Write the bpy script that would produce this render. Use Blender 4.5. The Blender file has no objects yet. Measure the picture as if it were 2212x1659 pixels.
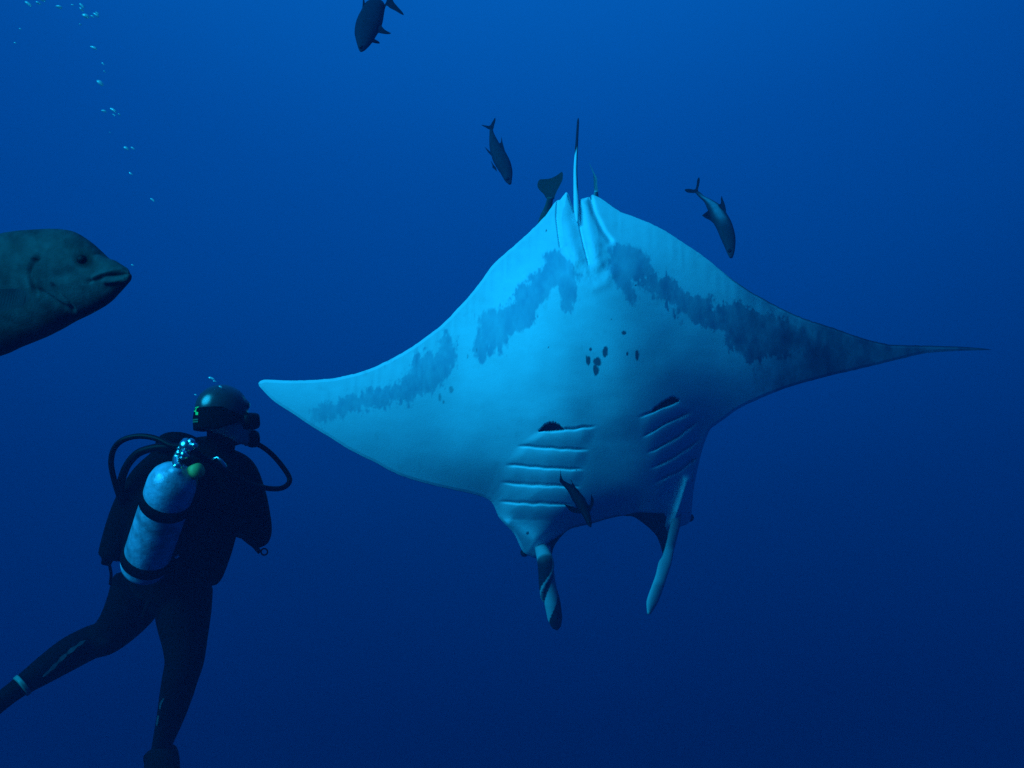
import bpy, bmesh, math, random
import numpy as np
from mathutils import Vector

random.seed(7)
rng = np.random.default_rng(11)
scene = bpy.context.scene
C = scene.collection

# ------------------------------------------------------------------ camera
PITCH = math.radians(8.0)
HFOV = math.radians(55.0)
cam_d = bpy.data.cameras.new('camera')
cam = bpy.data.objects.new('camera', cam_d)
C.objects.link(cam)
cam.location = (0, 0, 0)
cam.rotation_euler = (math.pi / 2 + PITCH, 0, 0)
cam_d.sensor_width = 36.0
cam_d.lens = 18.0 / math.tan(HFOV / 2)
cam_d.clip_start = 0.05
cam_d.clip_end = 500
scene.camera = cam

# ------------------------------------------------------------------ light of the water column
SUN_TO = Vector((-0.62, -0.60, 0.52)).normalized()     # direction towards the sun
world = bpy.data.worlds.new('World')
scene.world = world
world.use_nodes = True
wn, wl = world.node_tree.nodes, world.node_tree.links
wn.clear()
w_out = wn.new('ShaderNodeOutputWorld')
w_bg = wn.new('ShaderNodeBackground')
w_tc = wn.new('ShaderNodeTexCoord')
w_dot = wn.new('ShaderNodeVectorMath'); w_dot.operation = 'DOT_PRODUCT'
AX = Vector((math.sin(math.radians(-3)) * math.cos(math.radians(60)),
             math.cos(math.radians(-3)) * math.cos(math.radians(60)),
             math.sin(math.radians(60))))
w_dot.inputs[1].default_value = AX
w_map = wn.new('ShaderNodeMapRange')
w_map.inputs[1].default_value = -1.0
w_map.inputs[2].default_value = 1.0
w_ramp = wn.new('ShaderNodeValToRGB')
w_ramp.color_ramp.interpolation = 'B_SPLINE'
def dpos(d): return (d + 1) / 2
STOPS = [(-1.0, (0, .003, .026)), (-0.4, (0, .005, .040)), (0.05, (0, .005, .045)), (0.27, (0, .006, .050)),
         (0.36, (0, .009, .073)), (0.49, (0, .021, .128)), (0.57, (0, .031, .175)), (0.66, (0, .050, .255)),
         (0.77, (0.0005, .070, .340)), (0.86, (0.001, .115, .490)), (1.0, (0.002, .15, .62))]
els = w_ramp.color_ramp.elements
els[0].position = dpos(STOPS[0][0]); els[0].color = (*STOPS[0][1], 1)
els[1].position = dpos(STOPS[-1][0]); els[1].color = (*STOPS[-1][1], 1)
for p, c in STOPS[1:-1]:
    e = els.new(dpos(p)); e.color = (*c, 1)
wl.new(w_tc.outputs['Generated'], w_dot.inputs[0])
wl.new(w_dot.outputs['Value'], w_map.inputs[0])
wl.new(w_map.outputs[0], w_ramp.inputs[0])
wl.new(w_ramp.outputs[0], w_bg.inputs[0])
wl.new(w_bg.outputs[0], w_out.inputs[0])
w_bg.inputs[1].default_value = 0.96

sun_d = bpy.data.lights.new('sun', 'SUN')
sun_d.energy = 5.0
sun_d.angle = math.radians(38)
sun_d.color = (0.008, 0.55, 1.0)          # daylight after metres of sea water: no red left
sun = bpy.data.objects.new('sun', sun_d)
C.objects.link(sun)
sun.location = SUN_TO * 8
sun.rotation_euler = SUN_TO.to_track_quat('Z', 'Y').to_euler()

scene.view_settings.view_transform = 'Standard'
scene.view_settings.look = 'None'
scene.view_settings.exposure = 0.0
scene.view_settings.gamma = 1.0
scene.render.engine = 'CYCLES'
cy = scene.cycles
cy.max_bounces = 5
cy.volume_bounces = 1
cy.use_denoising = False
cy.sample_clamp_indirect = 3.0

# ------------------------------------------------------------------ helpers
FPX = 1106.0 / math.tan(HFOV / 2)          # focal length in the 2212-wide pixel units used below
cF = np.array([0, math.cos(PITCH), math.sin(PITCH)])
cU = np.array([0, -math.sin(PITCH), math.cos(PITCH)])
cR = np.array([1.0, 0, 0])

def P(X, Y, d):
    """pixel (2212x1659 units) at a depth in metres -> world point(s)"""
    X = np.asarray(X, float); Y = np.asarray(Y, float); d = np.asarray(d, float)
    a = (X - 1106.0) / FPX; b = (829.5 - Y) / FPX
    return (d[..., None] * (cF + a[..., None] * cR + b[..., None] * cU))

def px(n, d):                                # n pixels at depth d in metres
    return n * d / FPX

def catmull(pts, n, closed=False):
    p = np.asarray(pts, float)
    if closed:
        p = np.vstack([p[-1:], p, p[:2]])
    else:
        p = np.vstack([2 * p[0] - p[1], p, 2 * p[-1] - p[-2]])
    m = len(p) - 3
    seg = np.linalg.norm(p[2:-1] - p[1:-2], axis=1) ** 0.5 + 1e-9
    cum = np.concatenate([[0], np.cumsum(seg)])
    t = np.linspace(0, cum[-1], n, endpoint=not closed)
    i = np.clip(np.searchsorted(cum, t, side='right') - 1, 0, m - 1)
    u = ((t - cum[i]) / seg[i])[:, None]
    p0, p1, p2, p3 = p[i], p[i + 1], p[i + 2], p[i + 3]
    return 0.5 * ((2 * p1) + (-p0 + p2) * u + (2 * p0 - 5 * p1 + 4 * p2 - p3) * u ** 2
                  + (-p0 + 3 * p1 - 3 * p2 + p3) * u ** 3)

def norm(v):
    v = np.asarray(v, float)
    return v / (np.linalg.norm(v, axis=-1, keepdims=True) + 1e-12)

_NG = rng.random((64, 64))
def vnoise(x, y, s):
    x = np.asarray(x) / s; y = np.asarray(y) / s
    xi = np.floor(x).astype(int); yi = np.floor(y).astype(int)
    fx = x - xi; fy = y - yi
    fx = fx * fx * (3 - 2 * fx); fy = fy * fy * (3 - 2 * fy)
    g = lambda a, b: _NG[a % 64, b % 64]
    return ((g(xi, yi) * (1 - fx) + g(xi + 1, yi) * fx) * (1 - fy)
            + (g(xi, yi + 1) * (1 - fx) + g(xi + 1, yi + 1) * fx) * fy) * 2 - 1
def fbm(x, y, s, o=4, gain=0.55):
    r = 0; a = 1; t = 0
    for k in range(o):
        r = r + a * vnoise(x + 37.3 * k, y - 19.7 * k, s / 2 ** k); t += a; a *= gain
    return r / t
def sstep(a, b, x):
    t = np.clip((x - a) / (b - a), 0, 1)
    return t * t * (3 - 2 * t)
def seg_dist(x, y, pl):
    best = np.full(np.shape(x), 1e9)
    for (ax, ay), (bx, by) in zip(pl[:-1], pl[1:]):
        dx, dy = bx - ax, by - ay
        t = np.clip(((x - ax) * dx + (y - ay) * dy) / (dx * dx + dy * dy + 1e-9), 0, 1)
        best = np.minimum(best, np.hypot(x - ax - t * dx, y - ay - t * dy))
    return best
def poly_sd(x, y, poly):
    """signed distance, positive inside"""
    pl = list(poly) + [poly[0]]
    d = seg_dist(x, y, pl)
    ins = np.zeros(np.shape(x), bool)
    for (ax, ay), (bx, by) in zip(pl[:-1], pl[1:]):
        c = ((ay > y) != (by > y)) & (x < (bx - ax) * (y - ay) / (by - ay + 1e-12) + ax)
        ins ^= c
    return np.where(ins, d, -d)

def mesh_obj(name, verts, faces, mat=None, parent=None, anchor=(0, 0, 0), smooth=True, colors=None):
    me = bpy.data.meshes.new(name)
    v = np.asarray(verts, float) - np.asarray(anchor)
    me.from_pydata(v.tolist(), [], faces if isinstance(faces, list) else faces.tolist())
    me.update()
    if smooth:
        me.polygons.foreach_set('use_smooth', [True] * len(me.polygons))
    if colors is not None:
        ca = me.color_attributes.new('tint', 'FLOAT_COLOR', 'POINT')
        c = np.ones((len(me.vertices), 4)); c[:, :3] = colors
        ca.data.foreach_set('color', c.ravel())
    o = bpy.data.objects.new(name, me)
    C.objects.link(o)
    if mat: me.materials.append(mat)
    if parent is not None: o.parent = parent
    return o
def tag(o, label, cat, group=None, kind=None):
    o['label'] = label; o['category'] = cat
    if group: o['group'] = group
    if kind: o['kind'] = kind
    return o
def empty(name, loc):
    o = bpy.data.objects.new(name, None); C.objects.link(o)
    o.location = loc; o.empty_display_size = 0.1
    return o

def tube_geo(path, rad, ring=16, up=None, rad2=None, cap=True, twist=0):
    """closed tube along 3D path; rad across 'side', rad2 across the other axis"""
    path = np.asarray(path, float); n = len(path)
    rad = np.broadcast_to(np.asarray(rad, float), (n,))
    rad2 = rad if rad2 is None else np.broadcast_to(np.asarray(rad2, float), (n,))
    tan = norm(np.gradient(path, axis=0))
    ref = np.array([0, 1.0, 0.001]) if up is None else np.asarray(up, float)
    V = []
    b = norm(np.cross(tan[0], ref))
    for i in range(n):
        if up is None:
            b = norm(b - tan[i] * np.dot(b, tan[i]))
        else:
            b = norm(np.cross(tan[i], ref))
        c = norm(np.cross(tan[i], b))
        a = np.linspace(0, 2 * np.pi, ring, endpoint=False) + twist * i
        V.append(path[i] + np.outer(np.cos(a) * rad[i], b) + np.outer(np.sin(a) * rad2[i], c))
    V = np.vstack(V)
    F = []
    for i in range(n - 1):
        for j in range(ring):
            k = (j + 1) % ring
            F.append([i * ring + j, i * ring + k, (i + 1) * ring + k, (i + 1) * ring + j])
    if cap:
        F.append(list(range(ring))[::-1])
        F.append([(n - 1) * ring + j for j in range(ring)])
    return V, F
def sphere_geo(c, r, fr=None, nu=20, nv=14):
    r = np.broadcast_to(np.asarray(r, float), (3,))
    fr = np.eye(3) if fr is None else np.asarray(fr)
    V = [np.array(c) + fr.T @ np.array([0, 0, r[2]])]
    for i in range(1, nv):
        t = math.pi * i / nv
        for j in range(nu):
            a = 2 * math.pi * j / nu
            V.append(np.array(c) + fr.T @ np.array([r[0] * math.sin(t) * math.cos(a), r[1] * math.sin(t) * math.sin(a), r[2] * math.cos(t)]))
    V.append(np.array(c) - fr.T @ np.array([0, 0, r[2]]))
    F = [[0, 1 + j, 1 + (j + 1) % nu] for j in range(nu)]
    for i in range(nv - 2):
        for j in range(nu):
            a = 1 + i * nu + j; b = 1 + i * nu + (j + 1) % nu
            F.append([a, a + nu, b + nu, b])
    L = len(V) - 1
    F += [[L, 1 + (nv - 2) * nu + (j + 1) % nu, 1 + (nv - 2) * nu + j] for j in range(nu)]
    return np.array(V), F
def join(geos):
    V = []; F = []; o = 0
    for v, f in geos:
        V.append(np.asarray(v)); F += [[i + o for i in q] for q in f]; o += len(v)
    return np.vstack(V), F
def remeshed(name, geos, voxel, smooth_it=6, fac=0.5):
    """union of closed shapes as one continuous skin"""
    V, F = join(geos)
    o = mesh_obj(name + '_tmp', V, F)
    m = o.modifiers.new('r', 'REMESH'); m.mode = 'VOXEL'; m.voxel_size = voxel; m.use_smooth_shade = True
    s = o.modifiers.new('s', 'SMOOTH'); s.iterations = smooth_it; s.factor = fac
    dg = bpy.context.evaluated_depsgraph_get(); dg.update()
    me = bpy.data.meshes.new_from_object(o.evaluated_get(dg))
    n = len(me.vertices)
    v = np.empty(n * 3); me.vertices.foreach_get('co', v)
    f = [list(p.vertices) for p in me.polygons]
    bpy.data.objects.remove(o, do_unlink=True)
    return v.reshape(-1, 3), f

# ------------------------------------------------------------------ materials
def mat(name, col, rough=0.6, metal=0.0, spec=0.5, noise=0.0, nscale=20.0, bump=0.0, bscale=60.0, tint=False, coat=0.0):
    m = bpy.data.materials.new(name); m.use_nodes = True
    n, l = m.node_tree.nodes, m.node_tree.links
    b = n['Principled BSDF']
    b.inputs['Roughness'].default_value = rough
    b.inputs['Metallic'].default_value = metal
    b.inputs['Specular IOR Level'].default_value = spec
    b.inputs['Coat Weight'].default_value = coat
    b.inputs['Base Color'].default_value = (*col, 1)
    tc = n.new('ShaderNodeTexCoord')
    src = None
    if tint:
        a = n.new('ShaderNodeAttribute'); a.attribute_name = 'tint'
        src = a.outputs['Color']
    if noise > 0:
        t = n.new('ShaderNodeTexNoise'); t.inputs['Scale'].default_value = nscale; t.inputs['Detail'].default_value = 6
        t.inputs['Roughness'].default_value = 0.65
        l.new(tc.outputs['Object'], t.inputs['Vector'])
        mr = n.new('ShaderNodeMapRange')
        mr.inputs[1].default_value = 0.3; mr.inputs[2].default_value = 0.7
        mr.inputs[3].default_value = 1 - noise; mr.inputs[4].default_value = 1 + noise * 0.6
        l.new(t.outputs['Fac'], mr.inputs[0])
        mx = n.new('ShaderNodeMix'); mx.data_type = 'RGBA'; mx.blend_type = 'MULTIPLY'
        mx.inputs[0].default_value = 1.0
        if src is not None: l.new(src, mx.inputs[6])
        else: mx.inputs[6].default_value = (*col, 1)
        l.new(mr.outputs[0], mx.inputs[7])
        src = mx.outputs[2]
    if src is not None:
        l.new(src, b.inputs['Base Color'])
    if bump > 0:
        t2 = n.new('ShaderNodeTexNoise'); t2.inputs['Scale'].default_value = bscale; t2.inputs['Detail'].default_value = 4
        l.new(tc.outputs['Object'], t2.inputs['Vector'])
        bp = n.new('ShaderNodeBump'); bp.inputs['Strength'].default_value = bump; bp.inputs['Distance'].default_value = 0.01
        l.new(t2.outputs['Fac'], bp.inputs['Height'])
        l.new(bp.outputs[0], b.inputs['Normal'])
    return m

M_manta = mat('manta_skin', (.7, .75, .8), 0.6, spec=0.10, noise=0.04, nscale=9, bump=0.09, bscale=110, tint=True)
M_fish = mat('dark_fish_skin', (.04, .05, .05), 0.65, spec=0.05, noise=0.25, nscale=30, bump=0.2, bscale=90, tint=True)
M_grouper = mat('grouper_skin', (.1, .15, .12), 0.6, spec=0.08, noise=0.25, nscale=30, bump=0.15, bscale=220, tint=True)
M_eye = mat('fish_eye', (.006, .008, .010), 0.55, spec=0.1)
M_neo = mat('black_neoprene', (.0025, .0025, .0035), 0.8, spec=0.05, noise=0.3, nscale=14, bump=0.3, bscale=30)
M_nylon = mat('black_nylon', (.003, .003, .004), 0.8, spec=0.05, noise=0.3, nscale=40, bump=0.3, bscale=120)
M_rubber = mat('black_rubber', (.004, .004, .005), 0.5, spec=0.12)
M_skin = mat('skin', (.55, .36, .34), 0.40, spec=0.7, noise=0.12, nscale=30, bump=0.1, bscale=80)
M_scalp = mat('shaved_dark_scalp', (.07, .045, .055), 0.26, spec=0.9, noise=0.2, nscale=60)
M_tank = mat('worn_grey_paint', (.50, .51, .68), 0.36, metal=0.1, spec=0.5, noise=0.7, nscale=11, bump=0.25, bscale=45)
M_chrome = mat('chrome', (.75, .76, .78), 0.30, metal=1.0)
M_yellow = mat('yellow_plastic', (.85, .52, .14), 0.6, noise=0.2, nscale=60)
M_green = mat('green_print', (.10, .75, .16), 0.6)
M_grey = mat('grey_print', (.045, .058, .075), 0.6, noise=0.3, nscale=80)
M_glass = mat('mask_glass', (.02, .03, .04), 0.08)
M_bubble = mat('air_bubble', (.93, .95, .95), 0.25, spec=1.0, coat=0.6)
_n, _l2 = M_bubble.node_tree.nodes, M_bubble.node_tree.links
_tr = _n.new('ShaderNodeBsdfTransparent'); _mx = _n.new('ShaderNodeMixShader'); _mx.inputs[0].default_value = 0.62
_l2.new(_tr.outputs[0], _mx.inputs[1]); _l2.new(_n['Principled BSDF'].outputs[0], _mx.inputs[2])
_l2.new(_mx.outputs[0], _n['Material Output'].inputs['Surface'])

# ------------------------------------------------------------------ the manta ray
TRAIL = [(558, 828), (561, 824), (566, 821.5), (577, 820), (623, 822), (670, 821), (720, 817), (785, 802), (825, 785), (869, 762), (919, 729),
         (959, 697), (993, 662), (1018, 634), (1040, 606), (1060, 578), (1085, 553), (1118, 524), (1150, 495), (1178, 466), (1196, 441), (1204, 433),
         (1210, 431), (1216, 423), (1223, 416), (1228, 419), (1234, 436), (1239, 450), (1242, 458), (1246, 456), (1250, 444), (1252, 431), (1256, 429), (1264, 427.5), (1273, 426),
         (1275, 431), (1277, 424), (1281, 421), (1290, 424), (1303, 431), (1335, 454), (1366, 467), (1398, 479), (1431, 495), (1460, 513), (1497, 538),
         (1530, 561), (1572, 596), (1623, 631), (1680, 662), (1737, 688), (1805, 710), (1858, 729), (1922, 744), (1983, 746), (2054, 748),
         (2107, 751), (2130, 753.5), (2143, 755.5)]
LEAD = [(558, 828), (559, 832), (564, 839), (592, 867), (633, 894), (670, 919), (720, 950), (763, 976), (810, 999), (844, 1018), (887, 1035),
        (950, 1052), (1012, 1065), (1043, 1074), (1060, 1083), (1068, 1095), (1077, 1116), (1090, 1132), (1107, 1149), (1116, 1164), (1125, 1183), (1135, 1197), (1148, 1203),
        (1162, 1208), (1175, 1216), (1188, 1216), (1192, 1198), (1198, 1179), (1214, 1157), (1234, 1142), (1275, 1132), (1302, 1124), (1324, 1118), (1346, 1115),
        (1371, 1118), (1395, 1135), (1415, 1154), (1425, 1173), (1432, 1196), (1440, 1192), (1448, 1176), (1458, 1150), (1470, 1138), (1484, 1133), (1492, 1122), (1495, 1095),
        (1498, 1060), (1505, 1022), (1512, 990), (1519, 966), (1527, 943), (1537, 925), (1566, 904), (1594, 884), (1637, 863), (1680, 845), (1715, 833),
        (1787, 813), (1840, 801), (1894, 788), (1951, 774), (2000, 763), (2072, 758), (2110, 757), (2143, 756)]
xs = np.unique(np.concatenate([np.linspace(558, 2143, 720), np.linspace(558, 575, 14), np.linspace(1198, 1290, 120),
                               np.linspace(1060, 1200, 90), np.linspace(1425, 1530, 80)]))
def dense(pl):
    c = catmull(pl, 1600)
    o = np.argsort(c[:, 0], kind='stable')
    return c[o]
ct, cl = dense(TRAIL), dense(LEAD)
y0 = np.interp(xs, ct[:, 0], ct[:, 1]); y1 = np.interp(xs, cl[:, 0], cl[:, 1])
rag = fbm(xs, xs * 0 + 3, 9, 3) * 1.3 * sstep(600, 700, xs) * sstep(2143, 1950, xs)
y0 = y0 + rag
y1 = y1 + fbm(xs, xs * 0 + 77, 12, 2) * 0.8 * sstep(600, 700, xs) * sstep(2143, 1950, xs)
y1 = np.maximum(y1, y0 + 0.05)
y1[0] = y0[0] = 828; y1[-1] = y0[-1] = 755.7
NV = 350
t = np.linspace(0, 1, NV)
v = 0.6 * t + 0.4 * (1 - np.cos(np.pi * t)) / 2
MX = np.repeat(xs[:, None], NV, 1)
_ux = np.arange(558, 2144, 2.0)
_uy = np.interp(_ux, xs, y1)
_mn = np.array([_uy[max(0, i - 30):i + 31].min() for i in range(len(_ux))])
_g = np.exp(-(np.arange(-45, 46) / 16.0) ** 2); _g /= _g.sum()
_mn = np.convolve(np.pad(_mn, 45, mode='edge'), _g, mode='valid')
yb = np.minimum(y0 + 0.86 * np.maximum(np.interp(xs, _ux, _mn) - y0, 0.0), y0 + 0.86 * (y1 - y0))
VB = 0.86                                    # rows above yb stay even where the head outline jumps
MY = np.where(v[None, :] < VB, y0[:, None] + (yb - y0)[:, None] * (v / VB)[None, :],
              yb[:, None] + (y1 - yb)[:, None] * ((v - VB) / (1 - VB))[None, :])
da = MY - y0[:, None]; db = y1[:, None] - MY
dpx = np.minimum(seg_dist(MX, MY, np.column_stack([xs, y0])[::5].tolist()), seg_dist(MX, MY, np.column_stack([xs, y1])[::5].tolist()))
dpx = np.minimum(dpx, 3 * np.minimum(da, db))
def body_axis(Y): return 1247 + (Y - 440) * 0.086
def manta_mid(X, Y):
    x = (X - 1290) / 800; y = (Y - 800) / 400
    d = 6.35 + 0.50 * x + (0.60 + 0.70 * sstep(-0.35, 0.55, x)) * x * x + 0.42 * sstep(0.05, 1.0, x)
    d = d + (0.55 - 0.05 * sstep(-0.5, 0.7, y)) * y * y - 0.02 * y
    return d
mid = manta_mid(MX, MY)
ax = (MX - body_axis(MY))
_h = catmull([(400, 60), (600, 150), (800, 222), (950, 238), (1100, 228), (1240, 190)], 200)
hw = np.interp(MY, _h[:, 0], _h[:, 1])
body = np.exp(-np.abs(ax / hw) ** 2.6)
_t = np.column_stack([xs, y0]); _l = np.column_stack([xs, y1])
edge = np.ones_like(MX)
for pl, sc in ((_t, 60.0), (_l[xs <= 1188], 60.0), (_l[(xs >= 1188) & (xs <= 1436)], 26.0), (_l[xs >= 1436], 60.0)):
    edge = edge * (1 - np.exp(-(seg_dist(MX, MY, pl[::5].tolist() + [pl[-1].tolist()]) / sc) ** 1.25))
thick = (0.10 + 0.46 * body * sstep(430, 640, MY)) * edge + 0.018 * np.minimum(1, dpx / 6)
vent = mid - 0.38 * thick - 0.06 * body * edge
dors = mid + 0.62 * thick

disp = np.zeros_like(MX)            # metres towards the camera
# gill plates
GL = [[(1164, 932), (1190, 930), (1217, 929), (1284, 921)], [(1121, 964), (1195, 968), (1269, 972)], [(1095, 1005), (1182, 1010), (1258, 1015)],
      [(1086, 1043), (1154, 1047), (1252, 1052)], [(1080, 1083), (1154, 1088), (1236, 1090)]]
GR = [[(1382, 901), (1426, 883), (1466, 867)], [(1390, 943), (1442, 913), (1494, 890)], [(1401, 978), (1453, 950), (1505, 914)],
      [(1409, 1010), (1459, 986), (1511, 950)], [(1417, 1041), (1464, 1019), (1508, 988)]]
slit = np.zeros_like(MX)
for side, G in (('l', GL), ('r', GR)):
    L = []
    lo = np.array([[g[0][0], g[0][1]] for g in G], float); hi = np.array([[g[-1][0], g[-1][1]] for g in G], float)
    for g in G:
        g = np.array(g, float)
        s0 = (g[1, 1] - g[0, 1]) / (g[1, 0] - g[0, 0]); s1 = (g[-1, 1] - g[-2, 1]) / (g[-1, 0] - g[-2, 0])
        yy = np.interp(MX, g[:, 0], g[:, 1])
        yy = np.where(MX < g[0, 0], g[0, 1] + s0 * (MX - g[0, 0]), yy)
        yy = np.where(MX > g[-1, 0], g[-1, 1] + s1 * (MX - g[-1, 0]), yy)
        L.append(yy + vnoise(MX + 31 * len(L), MY * 0 + len(L) * 9, 17) * 1.6)
    xl = np.interp(MY, lo[:, 1], lo[:, 0]) if side == 'l' else np.interp(MY, lo[:, 1], lo[:, 0])
    xh = np.interp(MY, hi[:, 1], hi[:, 0]) if side == 'l' else np.interp(MY, hi[::1, 1], hi[:, 0])
    msk = sstep(-8, 24, MX - xl) * sstep(-8, 24, xh - MX)
    for k in range(5):
        nxt = L[k + 1] if k < 4 else L[k] + 40
        s = MY - L[k]; sp = np.maximum(nxt - L[k], 6)
        f = s / sp
        inb = (f >= 0) & (f < 1)
        prof = np.where(inb, (0.5 - f) * 0.009 * sstep(0, 0.1, f) * sstep(1.0, 0.9, f) + np.sin(np.clip(f, 0, 1) ** 0.8 * np.pi) * 0.0085, 0)
        prof = prof - 0.013 * np.exp(-((s + 0.5) / 2.4) ** 2)
        disp += prof * msk
        slit = np.maximum(slit, np.exp(-((s + 1.8) / 2.4) ** 2) * msk * 0.8)
    s = L[0] - MY
# open gill mouths
def lens(xa, ya, xb, yb, xm, h):
    u = (MX - xa) / (xb - xa)
    base = ya + (yb - ya) * u
    m = (xm - xa) / (xb - xa)
    prof = np.where(u < m, np.sin(np.clip(u / m, 0, 1) * np.pi / 2), np.cos(np.clip((u - m) / (1 - m), 0, 1) * np.pi / 2))
    top = base - h * np.clip(prof, 0, 1) ** 0.8 + vnoise(MX, MY * 0, 2.3) * 1.5
    return ((u > 0) & (u < 1)) * sstep(-1, 1, MY - top) * sstep(-1, 1, base - MY)
open1 = lens(1163, 932, 1219, 928, 1190, 17)
open2 = lens(1402, 893, 1468, 866, 1447, 15)
opn = np.maximum(open1, open2)
disp -= opn * 0.05
# folds around the cloaca and the pelvic fins
def groove(pl, w, a):
    return -a * np.exp(-(seg_dist(MX, MY, pl) / w) ** 2)
disp += groove([(1204, 433), (1202, 470), (1207, 510), (1210, 532)], 2.2, 0.022)
disp += groove([(1247, 458), (1254, 500), (1262, 535), (1271, 570)], 1.8, 0.018)
disp += groove([(1275, 428), (1284, 462), (1303, 500), (1318, 520)], 6.0, 0.030)
disp -= groove([(1226, 425), (1228, 470), (1236, 520), (1248, 560)], 17, 0.035)
disp -= groove([(1262, 440), (1270, 480), (1284, 530), (1292, 565)], 14, 0.032)
disp -= groove([(1232, 590), (1250, 612), (1280, 622), (1308, 612), (1322, 590)], 11, 0.009)
disp -= groove([(1262, 575), (1285, 585), (1300, 575)], 8, 0.006)
disp += fbm(MX, MY, 16, 3) * 0.010 * np.exp(-(((MX - 1278) / 45) ** 2 + ((MY - 560) / 45) ** 2))
# fin rays near the trailing edge, slow dents elsewhere
arc = np.concatenate([[0], np.cumsum(np.hypot(np.diff(xs), np.diff(y0)))])
ray = np.sin(arc / 4.6 + 2 * vnoise(arc, arc * 0, 25))[:, None]
disp += ray * 0.0007 * np.exp(-((da - 28) / 26) ** 2) * sstep(640, 760, MX) * sstep(1900, 1600, MX) * (1 - np.exp(-((MX - 1245) / 60) ** 2))
disp += fbm(MX, MY, 110, 2) * 0.010 * edge
disp += fbm(MX * 0.4, MY, 30, 2) * 0.0012 * edge
# the throat between the gill plates dips
disp -= 0.020 * np.exp(-(((MX - 1330) / 70) ** 2)) * sstep(890, 960, MY) * sstep(1135, 1060, MY)
# raised pale root of the head fins
disp -= groove([(1100, 1135), (1150, 1168), (1176, 1196), (1186, 1212)], 18, 0.05)
disp -= groove([(1485, 1040), (1470, 1090), (1456, 1130)], 10, 0.08)
# mouth: dark inner lip, set back
JAW = [(1346, 1116), (1354, 1111), (1384, 1106), (1434, 1109), (1439, 1118), (1436, 1135), (1443, 1150), (1440, 1175), (1434, 1200),
       (1420, 1200), (1395, 1150), (1365, 1125)]
JAW2 = [(1180, 1175), (1200, 1162), (1236, 1140), (1250, 1136), (1236, 1150), (1205, 1180), (1197, 1210), (1190, 1210), (1190, 1180)]
jaw = np.maximum(sstep(-1.5, 1.5, poly_sd(MX, MY, JAW)), sstep(-1.5, 1.5, poly_sd(MX, MY, JAW2)))
disp -= jaw * 0.10
fade = np.minimum(1, dpx / 5.0)
vent = vent - disp * fade
dors = np.maximum(dors, vent + 0.006 * fade)

# markings, with some shade painted into the right wing tip
ua = lambda p: [(545.8 + a * .3838, 363.8 + b * .3838) for a, b in p]
ub = lambda p: [(1152.2 + a * .466, 363.8 + b * .466) for a, b in p]
BLOT_A = ua([(1640, 480), (1700, 455), (1750, 495), (1800, 540), (1825, 600), (1828, 700), (1790, 815), (1740, 800), (1728, 720), (1715, 672), (1690, 680), (1650, 745),
             (1600, 815), (1550, 880), (1500, 925), (1470, 948), (1435, 960), (1412, 1055), (1390, 1040), (1340, 1008), (1292, 1092), (1230, 1022), (1250, 960),
             (1270, 890), (1300, 810), (1400, 765), (1460, 755), (1475, 690), (1490, 645), (1560, 640), (1570, 575), (1650, 560)])
BLOT_B = ua([(1095, 930), (1140, 950), (1148, 1050), (1140, 1150), (1070, 1200), (1000, 1290), (930, 1285), (880, 1335), (850, 1310), (750, 1358), (600, 1370), (480, 1400),
             (340, 1440), (330, 1360), (450, 1300), (700, 1235), (830, 1190), (870, 1140), (900, 1080), (950, 1000), (1030, 1025)])
BLOT_C = ub([(342, 370), (420, 348), (490, 370), (540, 430), (560, 490), (500, 505), (452, 520), (482, 600), (460, 634), (430, 612), (400, 560), (370, 500), (350, 430)])
BLOT_D = ub([(480, 520), (560, 492), (640, 500), (720, 560), (820, 592), (840, 640), (900, 605), (1000, 655), (1100, 665), (1250, 718), (1500, 795), (1750, 815), (2130, 832),
             (2130, 845), (1750, 855), (1550, 890), (1330, 865), (1200, 872), (1100, 850), (1000, 905), (900, 830), (850, 765), (760, 720), (660, 682), (620, 622), (540, 602)])
nz = fbm(MX * 1.3, MY * 0.75, 26, 5, 0.62)
nz2 = fbm(MX * 1.6 + 91, MY * 0.6, 9, 3)
nz3 = fbm(MX * 1.2 + 17, MY * 0.8 + 5, 5, 3)
w1 = nz * 15 + nz2 * 9 + nz3 * 6
mA = sstep(-5, 5, poly_sd(MX, MY, BLOT_A) + w1)
mB = sstep(-4, 6, poly_sd(MX, MY, BLOT_B) + w1 * 1.3) * np.interp(MX, [660, 800, 880, 960, 1010], [0.55, 0.9, 1.0, 1.0, 0.95]) * (0.88 + 0.2 * nz2)
mC = sstep(-5, 5, poly_sd(MX, MY, BLOT_C) + w1 * 0.9) * 0.9
mD = sstep(-4, 5, poly_sd(MX, MY, BLOT_D) + w1 * 1.6) * np.clip(0.95 + 0.35 * nz, 0.5, 1)
mTip = sstep(1560, 1800, MX + nz * 70) * 0.95  # dusky tip pigment, with the turned-away wing's shade painted in
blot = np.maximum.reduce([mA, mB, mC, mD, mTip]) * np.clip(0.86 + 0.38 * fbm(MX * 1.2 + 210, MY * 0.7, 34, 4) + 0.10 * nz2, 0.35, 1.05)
mott = sstep(0.15, 0.55, fbm(MX + 55, MY, 15, 4)) * 0.30 * np.exp(-(((MX - 1250) / 55) ** 2 + ((MY - 535) / 30) ** 2))
blot = np.maximum(blot, mott)
frk = sstep(0.42, 0.6, fbm(MX * 1.5, MY * 0.5 + 400, 10, 3)) * np.maximum(np.exp(-((seg_dist(MX, MY, [(860, 800), (960, 770), (1050, 690)]) - 12) / 26) ** 2), np.exp(-(seg_dist(MX, MY, [(1460, 660), (1560, 720), (1640, 790)]) / 40) ** 2)) * 0.6
blot = np.maximum(blot, frk)
spots = np.zeros_like(MX)
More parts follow.
